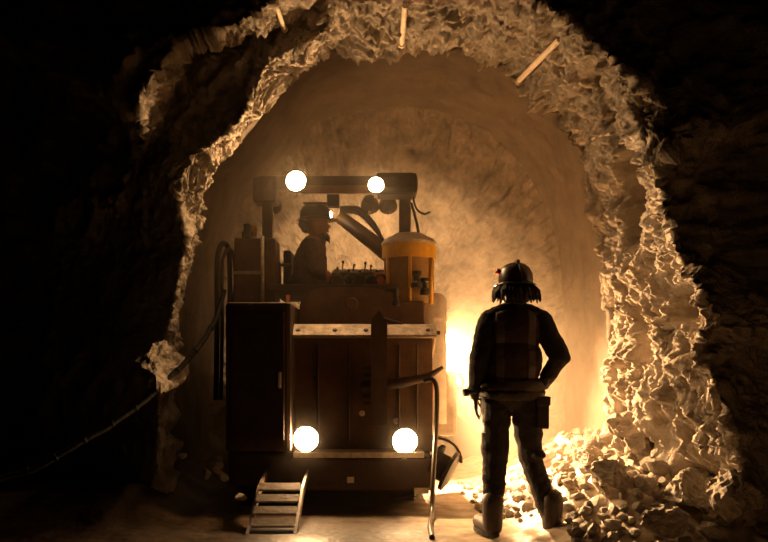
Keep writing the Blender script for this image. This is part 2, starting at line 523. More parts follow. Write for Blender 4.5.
# worn steel channel across the front
bm = NB(); x0_, x1_ = W(294, 0, 5.95).x, W(436, 0, 5.95).x; za, zb_ = W(0, 324, 5.95).z, W(0, 337, 5.9).z
extrude_poly(bm, [Vector((x0_, 6.5, za)), Vector((x0_, 5.96, za)), Vector((x0_, 5.86, zb_ + .015)), Vector((x0_, 5.86, zb_)), Vector((x0_, 6.5, zb_))], (x1_ - x0_, 0, 0))
ch = obj('steel_channel', bm, M['worn'], R)
for px in (298, 335, 366, 428):
    bm = NB(); lathe(bm, [(0, .02), (.012, .02), (.018, .012)], W(px, 331, 5.91), (0, -.7, .7), 6); obj('bolt_head', bm, M['darkpaint'], ch)
bm = NB(); tube(bm, [W(380, 318, 5.98), W(410, 327, 5.97), W(440, 333, 5.98)], .016, 8); obj('grab_bar', bm, M['hose'], R)
# engine hood: rounded
bm = NB()
arc = []
for k in range(17):
    t = k / 16.0; ang = PI * (1 - t)
    cx = .5 * (W(299, 0, 6.2).x + W(397, 0, 6.2).x); hw = .5 * (W(397, 0, 6.2).x - W(299, 0, 6.2).x)
    zb, zt = W(0, 326, 6.2).z, W(0, 287, 6.2).z
    arc.append(Vector((cx + hw * math.copysign(abs(math.cos(ang)) ** .55, math.cos(ang)), 6.2, zb + (zt - zb) * abs(math.sin(ang)) ** .45)))
extrude_poly(bm, arc, (0, .75, 0))
hd = obj('hood', bm, M['paint'], R, auto=.6)
bm = NB(); lathe(bm, [(0, .055), (.012, .055), (.02, .045)], W(352, 304, 6.2), (0, -1, 0), 20); obj('badge', bm, M['paint'], hd)
# dark centre mast with pointed cap
bm = NB()
extrude_poly(bm, [W(371, 425, 5.84), W(387, 425, 5.84), W(387, 322, 5.84), W(379, 310, 5.84), W(371, 320, 5.84)], (0, .12, 0))
ms = obj('mast', bm, M['darkpaint'], R)
for k in range(6):
    bm = NB(); pbox(bm, 363, 366 + k * 7, 371, 370 + k * 7, 5.99, .06, .004); obj('rung', bm, M['darkpaint'], ms)
# lever arm and hanging hose
bm = NB(); tube(bm, [W(362, 388, 5.93), W(400, 383, 5.90), W(428, 377, 5.88), W(443, 367, 5.87)], [.055, .045, .03, .014], 10)
obj('lever_arm', bm, M['darkpaint'], R, smooth=True)
bm = NB(); tube(bm, spline([W(424, 381, 5.87), W(433, 380, 5.85), W(437, 392, 5.84), W(436, 430, 5.82), W(433, 480, 5.78), Vector((W(432, 0, 5.7).x, 5.7, .04)), Vector((W(430, 0, 5.3).x, 5.3, .02)), Vector((W(432, 0, 4.9).x, 4.9, .02))], 8), .019, 8)
obj('supply_hose', bm, M['hose'], R, smooth=True)
# left flank: fender, tanks, pipes
bm = NB(); pbox(bm, 225, 302, 291, 452, 5.8, 1.9, .03); lf = obj('side_locker', bm, M['darkpaint'], R)
bm = NB(); pbox(bm, 231, 312, 284, 440, 5.78, .02, .004); ld_ = obj('locker_door', bm, M['darkpaint'], lf)
bm = NB(); pbox(bm, 278, 372, 281, 388, 5.76, .02, .003); obj('latch', bm, M['steel'], lf)
bm = NB(); pbox(bm, 234, 238, 262, 303, 6.3, .5, .012); tk = obj('tank', bm, M['paint'], R)
bm = NB(); lathe(bm, [(0, .045), (.05, .045), (.05, .03), (.12, .03)], W(247, 238, 6.5), (0, 0, 1), 16); obj('filler_neck', bm, M['black'], tk)
bm = NB(); lathe(bm, [(0, .036), (.09, .036), (.1, .02)], W(253, 237, 6.55), (0, 0, 1), 16); obj('filler_cap', bm, M['yellow'], tk)
bm = NB(); pbox(bm, 234, 271, 262, 274, 6.29, .02, .003); obj('tank_strap', bm, M['steel'], tk)
bm = NB(); pbox(bm, 265, 238, 275, 303, 6.28, .3, .01); obj('valve_box', bm, M['paint'], R)
bm = NB(); tube(bm, [W(262.5, 303, 6.26), W(262.5, 236, 6.26)], .016, 10); obj('pipe', bm, M['steel'], R, smooth=True)
bm = NB(); tube(bm, [W(288, 320, 6.2), W(288, 295, 6.2)], .018, 10); obj('pipe', bm, M['orange'], R, smooth=True)
for k, (dx, dy) in enumerate(((0, 0), (5, 6))):
    bm = NB(); tube(bm, spline([W(216 + dx, 400, 6.2), W(217 + dx, 330, 6.2), W(217 + dx, 270, 6.25), W(219 + dx, 250 + dy, 6.3), W(224 + dx, 243 + dy, 6.35), W(229 + dx, 252 + dy, 6.4), W(230 + dx, 290, 6.42), W(229, 320, 6.4)], 6), .022 - .006 * k, 8)
    obj('hose', bm, M['hose'], R, smooth=True)
# control deck
bm = NB(); pbox(bm, 268, 284, 398, 291, 6.25, 1.0, .01); obj('deck', bm, M['darkpaint'], R)
bm = NB(); a = W(332, 270, 6.55); b = W(384, 288, 6.55)
extrude_poly(bm, [Vector((a.x, 6.5, b.z)), Vector((a.x, 6.5, a.z - .03)), Vector((a.x, 6.8, a.z + .04)), Vector((a.x, 6.95, b.z))], (b.x - a.x, 0, 0))
cp = obj('control_panel', bm, M['darkpaint'], R)
for k in range(8):
    x = 336 + k * 5.6; tip = (268, 262, 270, 265, 271, 263, 266, 271)[k]
    bm = NB(); tube(bm, [W(x, 276, 6.6), W(x + 1.5, tip, 6.55)], .007, 6); lv = obj('lever', bm, M['steel'], cp)
    bm = NB(); lathe(bm, [(-.014, .004), (-.008, .011), (.006, .011), (.012, .004)], W(x + 1.5, tip, 6.55), (0, 0, 1), 10); obj('knob', bm, M['black'] if k % 3 else M['red'], lv, smooth=True)
for k in range(5):
    x = 330 + 11 * k
    bm = NB(); tube(bm, spline([W(x, 284, 6.42), W(x + 3, 276 + k % 2 * 3, 6.38), W(x + 9, 275, 6.4), W(x + 14, 284, 6.45)], 5), .012, 6)
    obj('control_hose', bm, M['greenhose'], cp, smooth=True)
bm = NB(); pbox(bm, 373, 272, 386, 285, 6.45, .12, .012); obj('junction_box', bm, M['orange'], R)
bm = NB(); tube(bm, [W(280, 290, 6.5), W(280, 262, 6.5)], .012, 8); tube(bm, [W(271, 265, 6.5), W(292, 265, 6.5)], .014, 8)
obj('seat_rail', bm, M['hose'], R)
# seat
bm = NB(); pbox(bm, 288, 280, 330, 288, 6.6, .5, .02); st = obj('seat', bm, M['black'], R)
bm = NB(); pbox(bm, 283, 250, 291, 286, 6.62, .42, .02); obj('seat_back', bm, M['black'], st)
# yellow canister with lid
cx = .5 * (W(382, 0, 6.50).x + W(436, 0, 6.50).x); rad = .5 * (W(436, 0, 6.50).x - W(382, 0, 6.50).x)
zt, z1, z2, zb = W(0, 240, 6.50).z, W(0, 246, 6.50).z, W(0, 260, 6.50).z, W(0, 305, 6.50).z
bm = NB(); lathe(bm, [(0, rad * .93), (z2 - zb, rad * .93)], Vector((cx, 6.50, zb)), (0, 0, 1), 32); can = obj('filter_canister', bm, M['ochre'], R, auto=.6)
bm = NB(); lathe(bm, [(0, rad), (z1 - z2, rad)], Vector((cx, 6.50, z2)), (0, 0, 1), 32); obj('yellow_band', bm, M['yellow'], can, auto=.6)
bm = NB(); lathe(bm, [(0, rad * 1.03), (.02, rad * 1.03), (.055, rad * .9), (.085, rad * .62), (.1, rad * .55)], Vector((cx, 6.50, z1)), (0, 0, 1), 32); obj('lid', bm, M['pale'], can, auto=.6)
for k in range(3):
    an = -PI / 2 + (k - 1) * .95
    p = Vector((cx + rad * .97 * math.cos(an), 6.50 + rad * .97 * math.sin(an), zb))
    bm = NB(); tube(bm, [p, p + Vector((0, 0, z2 - zb))], .016, 8); obj('lit_edge_rod', bm, M['yellow'], can, smooth=True)  # added rods; yellow at the right stands in for a lit edge
bm = NB(); pbox(bm, 384, 301, 425, 327, 6.24, .6, .015); obj('pump_box', bm, M['paint'], R)
# small fittings beside the canister
for px, py, r in ((417, 278, .05), (425, 285, .045), (396, 296, .035)):
    bm = NB(); lathe(bm, [(0, r), (.04, r), (.06, r * .6), (.10, r * .6), (.11, r * .8), (.14, r * .8)], W(px, py + 10, 6.22), (0, 0, 1), 14)
    obj('valve', bm, M['hose'], R, auto=.6)
# pale columns on the right side
bm = NB(); lathe(bm, [(0, .15), (W(0, 300, 6.5).z - .65, .15), (W(0, 294, 6.5).z - .65, .12), (W(0, 291, 6.5).z - .65, .04)], Vector((W(430, 0, 6.5).x, 6.58, .65)), (0, 0, 1), 28)
ac = obj('air_receiver', bm, M['pale'], R, auto=.6)
bm = NB(); lathe(bm, [(0, .018), (.1, .018), (.1, .035), (.13, .035)], W(428, 292, 6.5) + Vector((0, .08, 0)), (0, 0, 1), 12); obj('valve_stem', bm, M['steel'], ac)
bm = NB(); lathe(bm, [(0, .155), (.03, .155)], Vector((W(430, 0, 6.5).x, 6.58, W(0, 322, 6.5).z)), (0, 0, 1), 28); obj('strap', bm, M['steel'], ac, auto=.6)
bm = NB(); pbox(bm, 436, 370, 457, 436, 6.62, .3, .03); mf = obj('exhaust_box', bm, M['pale'], R)
bm = NB(); tube(bm, spline([W(452, 376, 6.6), W(460, 374, 6.6), W(463, 384, 6.6), W(456, 390, 6.6)], 6), .012, 8); obj('exhaust_loop', bm, M['steel'], mf, smooth=True)
bm = NB(); extrude_poly(bm, [W(422, 375, 6.3), W(434, 375, 6.3), W(431, 430, 6.3), W(420, 440, 6.3)], (0, .03, 0)); obj('splash_plate', bm, M['orange'], R)
bm = NB(); tube(bm, spline([W(434, 338, 6.2), W(432, 352, 6.18), W(427, 368, 6.2)], 5), .016, 8); obj('bent_pipe', bm, M['bolt'], R, smooth=True)
# hose drum with its guard at the right corner
dc = W(436, 461, 6.12)
bm = NB(); lathe(bm, [(0, .12), (.03, .17), (.06, .17), (.07, .11), (.15, .11), (.16, .17), (.19, .17), (.21, .1)], dc + Vector((-.05, .0, 0)), (.55, -.15, -.28), 24)
dr = obj('hose_drum', bm, M['black'], R, auto=.5)
bm = NB(); up, dn = [], []
for k in range(9):
    an = math.radians(100 - k * 13)
    up.append(dc + Vector((.215 * math.cos(an), -.04, .2 * math.sin(an)))); dn.append(dc + Vector((.195 * math.cos(an), -.04, .18 * math.sin(an))))
extrude_poly(bm, up + dn[::-1], (0, .22, 0)); obj('drum_guard', bm, M['darkpaint'], dr)
# wheels
def wheel(x, y, r, w):
    z = r - .01
    bm = NB(); lathe(bm, [(-w * .5, r * .55), (-w * .5, r * .82), (-w * .42, r * .95), (-w * .25, r), (w * .25, r), (w * .42, r * .95), (w * .5, r * .82), (w * .5, r * .55)], Vector((x, y, z)), (1, 0, 0), 40, cap=False)
    ty = obj('tyre', bm, M['black'], R, auto=.6)
    bm = NB(); lathe(bm, [(-w * .45, r * .56), (-w * .2, r * .5), (-w * .2, r * .15), (w * .2, r * .15), (w * .2, r * .5), (w * .45, r * .56)], Vector((x, y, z)), (1, 0, 0), 24)
    obj('wheel_rim', bm, M['darkpaint'], ty, auto=.6)
    for k in range(20):
        an = 2 * PI * k / 20
        mx = Matrix.Translation((x, y, z)) @ Matrix.Rotation(an, 4, 'X') @ Matrix.Translation((0, 0, r + .008)) @ Matrix.Rotation(.35, 4, 'Z')
        bm = NB(); box(bm, -w * .42, w * .42, -.022, .022, -.02, .02, 0, mx); obj('tread_lug', bm, M['black'], ty)
for x, y in ((-1.12, 6.55), (.16, 6.55), (-1.12, 7.75), (.16, 7.75)):
    wheel(x, y, .36, .26)
# rear body
bm = NB(); box(bm, -1.2, .32, 6.9, 8.15, .7, 1.35, .04); obj('rear_body', bm, M['darkpaint'], R)
# steps at the left front corner
xa, xb = W(254, 0, 5.3).x, W(297, 0, 5.3).x
for k in range(4):
    y, z = 5.45 - .1 * k, .235 - .068 * k
    bm = NB(); extrude_poly(bm, [Vector((xa, y, z)), Vector((xa, y + .012, z + .012)), Vector((xa, y + .07, z - .008 + .06)), Vector((xa, y + .09, z + .03))][::-1], (xb - xa, 0, 0))
    obj('step_tread', bm, M['tread'], R)
for x in (xa - .02, xb):
    bm = NB(); extrude_poly(bm, [Vector((x, 6.1, .36)), Vector((x, 5.55, .25)), Vector((x, 5.08, .0)), Vector((x, 5.2, .0)), Vector((x, 5.6, .19)), Vector((x, 6.1, .28))], (.02, 0, 0)); obj('step_side', bm, M['darkpaint'], R)
# canopy
bm = NB(); a = W(254, 176, 6.38); b = W(416, 188, 6.38)
pts = [Vector((a.x, 6.38, b.z)), Vector((a.x - .01, 6.38, a.z - .03)), Vector((a.x + .05, 6.38, a.z)), Vector((b.x - .03, 6.38, a.z)), Vector((b.x, 6.38, a.z - .04)), Vector((b.x, 6.38, b.z))]
extrude_poly(bm, pts, (0, .42, .06)); cn = obj('canopy', bm, M['darkpaint'], R)
bm = NB(); pbox(bm, 375, 171, 418, 193, 6.32, .3, .05); obj('canopy_pad', bm, M['black'], cn)
bm = NB(); pbox(bm, 252, 176, 276, 201, 6.33, .25, .03); obj('canopy_bracket', bm, M['darkpaint'], cn)
bm = NB(); pbox(bm, 300, 185, 374, 193, 6.34, .04, .01); obj('canopy_lip', bm, M['paint'], cn)
bm = NB(); pbox(bm, 327, 194, 339, 206, 6.35, .09, .008); obj('switch_box', bm, M['black'], cn)
for x0, x1, Y in ((262, 272, 6.42), (399, 411, 6.75)):
    bm = NB(); a = W(x0, 192, Y); b = W(x1, 300, Y); box(bm, a.x, b.x, Y, Y + .08, 1.32, W(0, 190, 6.38).z + .02, .01); obj('canopy_post', bm, M['darkpaint'], R)
bm = NB(); tube(bm, spline([W(412, 192, 6.5), W(416, 208, 6.5), W(424, 214, 6.5), W(430, 212, 6.5)], 5), .01, 6); obj('antenna_wire', bm, M['hose'], R, smooth=True)
bm = NB(); tube(bm, spline([W(411, 203, 6.4), W(416, 220, 6.4), W(419, 236, 6.45)], 5), .014, 6); obj('wire', bm, M['hose'], R, smooth=True)
# lamps
lamp(R, W(296, 181, 6.27), (-.05, -1, -.02), .085, TOP_W, 177, name='head_lamp')
lamp(R, W(376, 185, 6.27), (.05, -1, -.02), .066, TOP_W * .8, 177, name='head_lamp')
lamp(R, W(306, 439, 5.90), (-.05, -1, 0), .10, HEAD_W, 165, name='head_lamp')
lamp(R, W(405, 441, 5.90), (.05, -1, 0), .10, HEAD_W, 165, name='head_lamp')
for px in (370, 388, 273):
    c = W(px, 206, 6.9); lamp(R, c, (.05, 1, -.5), .075, REAR_W, 115, lit=px != 273, name='work_lamp', blend=.6)
# side flood lamp on the right flank
lamp(R, Vector((.55, 7.3, 1.42)), (.10, -1.0, -.76), .09, SIDE_W, 152, name='flood_lamp', blend=1.0)
bm = NB(); tube(bm, [Vector((.25, 7.33, 1.29)), Vector((.52, 7.33, 1.29))], .02, 8); obj('lamp_arm', bm, M['darkpaint'], R)
# drill boom behind the operator
bm = NB(); tube(bm, [W(339, 216, 6.82), W(383, 250, 6.80), W(395, 260, 6.80)], [.06, .075, .075], 12); bo = obj('boom', bm, M['paint'], R, smooth=True)
for k in range(3):
    bm = NB(); tube(bm, spline([W(340, 212 - 2 * k, 6.80), W(358, 214 - 3 * k, 6.79), W(374, 229 - 3 * k, 6.78), W(386, 246, 6.77)], 6), .014, 6); obj('boom_hose', bm, M['hose'], bo, smooth=True)

# ------------------------------------------------------------------ people
def capsule(bm, p0, p1, r0, r1_, flat=None, seg=14):
    """tapered limb; flat = (axis vector, factor) squashes the section"""
    p0, p1 = Vector(p0), Vector(p1); d = (p1 - p0); L_ = d.length; d = d.normalized() if L_ > 1e-6 else Vector((0, 0, 1))
    prof = []
    for k in range(5): an = PI / 2 * k / 4; prof.append((-r0 * math.cos(an), r0 * math.sin(an)))
    for k in range(1, 5): t = k / 5; prof.append((L_ * t, r0 + (r1_ - r0) * t))
    for k in range(5): an = PI / 2 * k / 4; prof.append((L_ + r1_ * math.sin(an), r1_ * math.cos(an)))
    n0 = len(bm.verts)
    lathe(bm, prof, p0, d, seg)
    if flat:
        bm.verts.ensure_lookup_table(); ax = Vector(flat[0]).normalized()
        for v in bm.verts[n0:]:
            t = max(0, min(1, (v.co - p0).dot(d) / max(L_, 1e-6))); c = p0.lerp(p1, t)
            q = v.co - c; v.co = c + q + ax * q.dot(ax) * (flat[1] - 1)


def ellipsoid(bm, c, r, rot=None):
    g = bmesh.ops.create_uvsphere(bm, u_segments=20, v_segments=12, radius=1.0)
    mx = Matrix.Translation(Vector(c)) @ (rot or Matrix.Identity(4)) @ Matrix.Diagonal((r[0], r[1], r[2], 1))
    bmesh.ops.transform(bm, matrix=mx, verts=g['verts'])


def fuse(bm, voxel, smooth_n=6, wrinkle=0.0):
    """melt overlapping volumes into one continuous surface"""
    me = bpy.data.meshes.new('tmp'); bm.to_mesh(me); bm.free()
    o = bpy.data.objects.new('tmp', me); COL.objects.link(o)
    r = o.modifiers.new('r', 'REMESH'); r.mode = 'VOXEL'; r.voxel_size = voxel
    s = o.modifiers.new('s', 'SMOOTH'); s.iterations = smooth_n; s.factor = .5
    dg = bpy.context.evaluated_depsgraph_get(); dg.update()
    out = bpy.data.meshes.new_from_object(o.evaluated_get(dg))
    bpy.data.objects.remove(o); bpy.data.meshes.remove(me)
    return out


def shell(me, pick, off, thick, parent, name, material):
    """a garment: the picked patch of the body, lifted and given thickness"""
    bm = NB(); bm.from_mesh(me)
    bmesh.ops.delete(bm, geom=[f for f in bm.faces if not pick(f.calc_center_median())], context='FACES')
    bm.normal_update()
    for v in bm.verts: v.co += v.normal * off
    bmesh.ops.solidify(bm, geom=bm.faces[:], thickness=-thick)
    me2 = bpy.data.meshes.new(name); bm.to_mesh(me2); bm.free()
    return link(name, me2, material, parent)


def hand(bm, wrist, d, palm_n, side, curl, s=1.0):
    """wrist point, pointing direction d, palm normal, thumb side vector"""
    d = Vector(d).normalized(); n = Vector(palm_n).normalized(); t = Vector(side).normalized()
    palm_c = wrist + d * .05 * s
    for k in range(4):
        o_ = t * (.030 - .020 * k) * s
        base_ = wrist + d * .092 * s + o_
        capsule(bm, wrist + d * .012 * s + o_ * .7, base_, .014 * s, .0125 * s)
        ln = (.075, .083, .078, .06)[k] * s; p = base_; dd = d.copy(); rr = .0095 * s
        for q in range(3):
            dd = (dd + n * curl * (.5 + .35 * q)).normalized()
            p2 = p + dd * ln * (.45, .32, .25)[q]
            capsule(bm, p, p2, rr, rr * .92, seg=10); p = p2; rr *= .92
    p = wrist + d * .025 * s + t * .03 * s; q = p + (t * .6 + d * .7 + n * .35) * .04 * s
    capsule(bm, p, q, .014 * s, .011 * s, seg=10); capsule(bm, q, q + (d * .9 + n * .5) * .032 * s, .011 * s, .009 * s, seg=10)


def finish(me, paint, mats, root):
    for m_ in mats: me.materials.append(m_)
    for p in me.polygons:
        p.material_index = paint(p.center); p.use_smooth = True
    return link('body', me, None, root)


def helmet_parts(root, c, fwd, s, mat_, brim_front=True):
    """hard hat: shell with ridge, brim all round and longer in front"""
    fwd = Vector(fwd).normalized(); rt = fwd.cross(Vector((0, 0, 1)))
    mx = Matrix((( rt.x, fwd.x, 0, c.x), (rt.y, fwd.y, 0, c.y), (0, 0, 1, c.z), (0, 0, 0, 1)))
    bm = NB()
    prof = [(.0, 1.0), (.03, 1.0), (.07, .96), (.105, .82), (.13, .58), (.142, .3), (.146, .0)]
    seg = 32; rings = []
    for h, r in prof:
        rings.append([bm.verts.new((r * .118 * s * math.cos(2 * PI * k / seg), r * .142 * s * math.sin(2 * PI * k / seg), h * s)) for k in range(seg)] if r > 0 else [bm.verts.new((0, 0, h * s))])
    for a_, b_ in zip(rings, rings[1:]):
        for k in range(seg):
            if len(b_) == 1: bm.faces.new((a_[k], a_[(k + 1) % seg], b_[0]))
            else: bm.faces.new((a_[k], a_[(k + 1) % seg], b_[(k + 1) % seg], b_[k]))
    bmesh.ops.transform(bm, matrix=mx, verts=bm.verts)
    h_ = obj('helmet', bm, mat_, root, smooth=True)
    bm = NB(); inn, outr = [], []
    for k in range(seg):
        an = 2 * PI * k / seg; fr = max(0, math.sin(an)) ** 2
        inn.append((.112 * s * math.cos(an), .136 * s * math.sin(an), .008 * s)); ext = .022 + .03 * fr
        outr.append(((.118 + ext) * s * math.cos(an), (.142 + ext) * s * math.sin(an), -.008 * s))
    vi = [bm.verts.new(p) for p in inn]; vo = [bm.verts.new(p) for p in outr]
    vi2 = [bm.verts.new((p[0], p[1], p[2] - .006)) for p in inn]; vo2 = [bm.verts.new((p[0], p[1], p[2] - .006)) for p in outr]
    for k in range(seg):
        j = (k + 1) % seg
        bm.faces.new((vi[k], vi[j], vo[j], vo[k])); bm.faces.new((vi2[k], vo2[k], vo2[j], vi2[j])); bm.faces.new((vo[k], vo[j], vo2[j], vo2[k])); bm.faces.new((vi[k], vi2[k], vi2[j], vi[j]))
    bmesh.ops.transform(bm, matrix=mx, verts=bm.verts); obj('brim', bm, mat_, h_, smooth=True)
    bm = NB(); box(bm, -.012 * s, .012 * s, -.11 * s, .11 * s, .125 * s, .152 * s, .006); bmesh.ops.transform(bm, matrix=mx, verts=bm.verts); obj('ridge', bm, mat_, h_)
    return h_, mx


# ---- the standing worker, seen from behind
PY = 5.0; PC = 515.0; G = floor_h(W(PC, 0, PY).x, PY)
def Q(px, py, dy=0.0):
    p = W(px, py, PY); p.y += dy; return p
worker = empty('person', Vector((W(PC, 0, PY).x, PY, 0)))
tag(worker, 'worker in dark coverall and vest standing with back turned, hand on hip', 'person')
bm = NB()
# trunk
ellipsoid(bm, Q(513, 330), (.205, .13, .16)); ellipsoid(bm, Q(512, 360), (.185, .13, .20)); ellipsoid(bm, Q(511, 391), (.205, .145, .13))
capsule(bm, Q(497, 317), Q(533, 317), .075, .075)                      # shoulder girdle
capsule(bm, Q(515, 314), Q(515, 300, .01), .085, .068); capsule(bm, Q(503, 313), Q(528, 313), .065, .065)                 # neck
ellipsoid(bm, Q(515, 286, .015), (.082, .102, .118))                   # head
ellipsoid(bm, Q(515, 290, .115), (.014, .022, .02)); ellipsoid(bm, Q(515, 299, .095), (.028, .02, .012))   # nose, mouth
for sx in (-1, 1): ellipsoid(bm, Q(515 + sx * 12.2, 288, .0), (.012, .025, .032))   # ears
# arms
sl, el, wl_ = Q(491, 322), Q(479, 359, -.03), Q(476, 393, .04)
capsule(bm, sl, el, .088, .074); capsule(bm, el, wl_, .072, .054)
sr, er, wr_ = Q(540, 322), Q(557, 357, -.09), Q(544, 383, .02)
capsule(bm, sr, er, .086, .068); capsule(bm, er, wr_, .066, .05)
hand(bm, wl_ + Vector((0, .0, -.01)), (.06, .12, -1), (.8, .5, 0), (.2, 1, 0), .28, 1.05)
hand(bm, wr_, (-.75, .35, -.35), (-.4, -.6, -.3), (-.1, .3, .9), .30, 1.0)
# legs
hl, kl, al = Q(496, 402), Q(495, 462, .02), Q(492, 521, -.03)
capsule(bm, hl, kl, .108, .085); capsule(bm, kl, al, .085, .062)
hr, kr, ar = Q(526, 402), Q(533, 460, .10), Q(552, 521, .0)
capsule(bm, hr, kr, .108, .082); capsule(bm, kr, ar, .082, .060)
ellipsoid(bm, Q(538, 455, .03), (.055, .06, .035)); ellipsoid(bm, Q(492, 505), (.078, .08, .05)); ellipsoid(bm, Q(546, 506, .03), (.07, .075, .05))
# feet
for an, to in ((al, Vector((-.06, .19, 0))), (ar, Vector((.09, .17, 0)))):
    f = Vector((an.x, an.y, G + .05)); capsule(bm, an, f, .06, .05); capsule(bm, f, f + to, .048, .036); 
bmesh.ops.translate(bm, verts=bm.verts, vec=-worker.location)
me = fuse(bm, .0075, 5)
wo = worker.location
nrm_ = [v.normal.copy() for v in me.vertices]
for v, vn in zip(me.vertices, nrm_):                                   # folds in the cloth
    p = v.co.copy()
    if p.z < 1.5 and not (p.z < .95 and p.x < -.22):
        k = noise.noise(Vector((p.x * 9, p.y * 9, p.z * 16))) * .010 + noise.noise(Vector((p.x * 22, p.y * 22, p.z * 34))) * .004
        v.co = p + vn * k
handL = wl_ - wo; handR = wr_ - wo
def paint(c):
    if c.z > 1.56: return 1
    if (c.x < -.2 and c.z < handL.z + .01 and c.z > .7): return 2
    if (c - handR).length < .13 and c.x < handR.x + .03 and c.z < handR.z + .03 and c.x > .13: return 2
    if c.z < .16: return 3
    return 0
bd = finish(me, paint, [M['cloth'], M['skin'], M['leather'], M['leather']], worker)
# vest from the torso patch
armline = [(sl - wo, el - wo), (sr - wo, er - wo), (er - wo, wr_ - wo), (el - wo, wl_ - wo)]
def dseg(p, a_, b_):
    d = b_ - a_; t = max(0, min(1, (p - a_).dot(d) / d.length_squared)); return (p - a_ - d * t).length
def torso(c):
    if not (.955 < c.z < 1.50): return False
    x0 = Q(513, 0).x - wo.x
    if abs(c.x - x0) > .185 + (.02 if c.z < 1.2 else 0): return False
    return all(dseg(c, a_, b_) > r for (a_, b_), r in zip(armline, (.09, .09, .07, .076)))
ve = shell(me, torso, .012, .008, worker, 'vest', M['vest'])
x0 = Q(513, 0).x - wo.x
shell(me, lambda c: torso(c) and .985 < c.z < 1.035, .018, .005, ve, 'reflective_band', M['stripe'])
for sx in (-1, 1):
    shell(me, lambda c: torso(c) and abs(c.x - x0 - sx * .095) < .024 and c.z > 1.03, .018, .005, ve, 'reflective_band', M['stripe'])
shell(me, lambda c: .93 < c.z < .975 and abs(c.x - x0) < .21 and all(dseg(c, a_, b_) > .07 for a_, b_ in armline), .016, .008, worker, 'belt', M['leather'])
bm = NB(); box(bm, *sorted((Q(534, 0).x, Q(546, 0).x)), PY - .11, PY + .02, Q(0, 428).z, Q(0, 397).z, .014); po = obj('battery_pouch', bm, M['leather'], worker)
bm = NB(); box(bm, Q(533, 0).x, Q(547, 0).x, PY - .118, PY + .025, Q(0, 405).z, Q(0, 396).z, .008); obj('pouch_flap', bm, M['leather'], po)
bm = NB(); lathe(bm, [(0, .014), (.05, .016), (.052, .026), (.085, .027), (.09, .018)], Q(475, 391, -.05), (-1, -.1, -.12), 14); obj('tool_handle', bm, M['black'], worker, auto=.6)
for an, to in ((al, Vector((-.06, .19, 0))), (ar, Vector((.09, .17, 0)))):
    bm = NB(); f = Vector((an.x, an.y, G + .055))
    capsule(bm, f + Vector((0, 0, .17)), f, .075, .065); capsule(bm, f, f + to, .062, .052)
    for v in bm.verts:
        if v.co.z < G + .012: v.co.z = G + .012
    bt = obj('boot', bm, M['leather'], worker, smooth=True)
    bm = NB(); dd = to.normalized(); sd = Vector((dd.y, -dd.x, 0)); pts = []
    for k in range(16):
        a_ = 2 * PI * k / 16; q = f + to * .5 + dd * (math.cos(a_) * (to.length * .5 + .062)) + sd * math.sin(a_) * .062; q.z = G - .006; pts.append(q)
    extrude_poly(bm, pts, (0, 0, .026)); obj('sole', bm, M['black'], bt)
hm_, hmx = helmet_parts(worker, Q(516, 283.5, .02), (.0, 1, 0), .98, M['helmet'])
bm = NB(); lathe(bm, [(0, .018), (.03, .02), (.035, .012)], Q(501, 272, .02), (-1, -.1, .35), 12); obj('tail_lamp', bm, M['red'], hm_, auto=.6)
bm = NB(); lathe(bm, [(0, .03), (.04, .036), (.05, .034)], Q(516, 273, .155), (0, 1, 0), 16); obj('cap_lamp', bm, M['black'], hm_, auto=.6)
bm = NB(); tube(bm, spline([Q(516, 268, .16), Q(516, 262.5, .05), Q(517, 267, -.1), Q(518, 285, -.125), Q(519, 306, -.09)], 6), .006, 6); obj('lamp_cord', bm, M['black'], hm_, smooth=True)
for sx in (-1, 1):
    c = Q(515.5 + sx * 14.5, 292, .0); bm = NB()
    lathe(bm, [(0, .034), (.012, .046), (.03, .046), (.048, .036), (.054, .01)], c, (sx, -.15, -.1), 18); em = obj('ear_muff', bm, M['black'], worker, auto=.6)
bm = NB()
for k in range(46):                                                   # hair below the helmet, one tuft after the other
    an = math.radians(175 + 190 * k / 45); r = .105
    p = Q(515.5, 285, .01) + Vector((r * math.cos(an), r * 1.05 * math.sin(an), 0))
    ln = .08 + .06 * random.random(); o_ = Vector((math.cos(an), math.sin(an), 0)) * (.035 + .03 * random.random())
    tube(bm, [p, p + o_ * .8 + Vector((0, 0, -ln * .55)), p + o_ * 1.1 + Vector((0, 0, -ln))], [.016, .017, .004], 5)
ellipsoid(bm, Q(515.5, 293, -.01), (.118, .105, .085))
obj('hair', bm, M['hair'], worker, smooth=True)

# ---- the operator on the machine, in profile facing right
OY = 6.72
def O(px, py, dy=0.0):
    p = W(px, py, OY); p.y += dy; return p
oper = empty('person', O(308, 286)); oo = oper.location
tag(oper, 'operator in brown work clothes and lamp helmet seated at the machine controls', 'person')
bm = NB()
ellipsoid(bm, O(309, 280), (.16, .19, .13)); ellipsoid(bm, O(310, 264), (.155, .20, .19)); ellipsoid(bm, O(313, 249), (.12, .20, .12))
capsule(bm, O(312, 246, -.13), O(312, 246, .13), .075, .075)
capsule(bm, O(314, 244), O(316, 236), .06, .055)
ellipsoid(bm, O(317, 226), (.098, .08, .118))
ellipsoid(bm, O(328.5, 226.5), (.024, .014, .022)); ellipsoid(bm, O(327.2, 231.5), (.020, .026, .011)); ellipsoid(bm, O(325.5, 237), (.030, .036, .024))   # nose, lips, chin
ellipsoid(bm, O(327, 221), (.020, .05, .012))                       # brow
for s_ in (-1, 1): ellipsoid(bm, O(314.5, 227, s_ * .078), (.024, .012, .034))
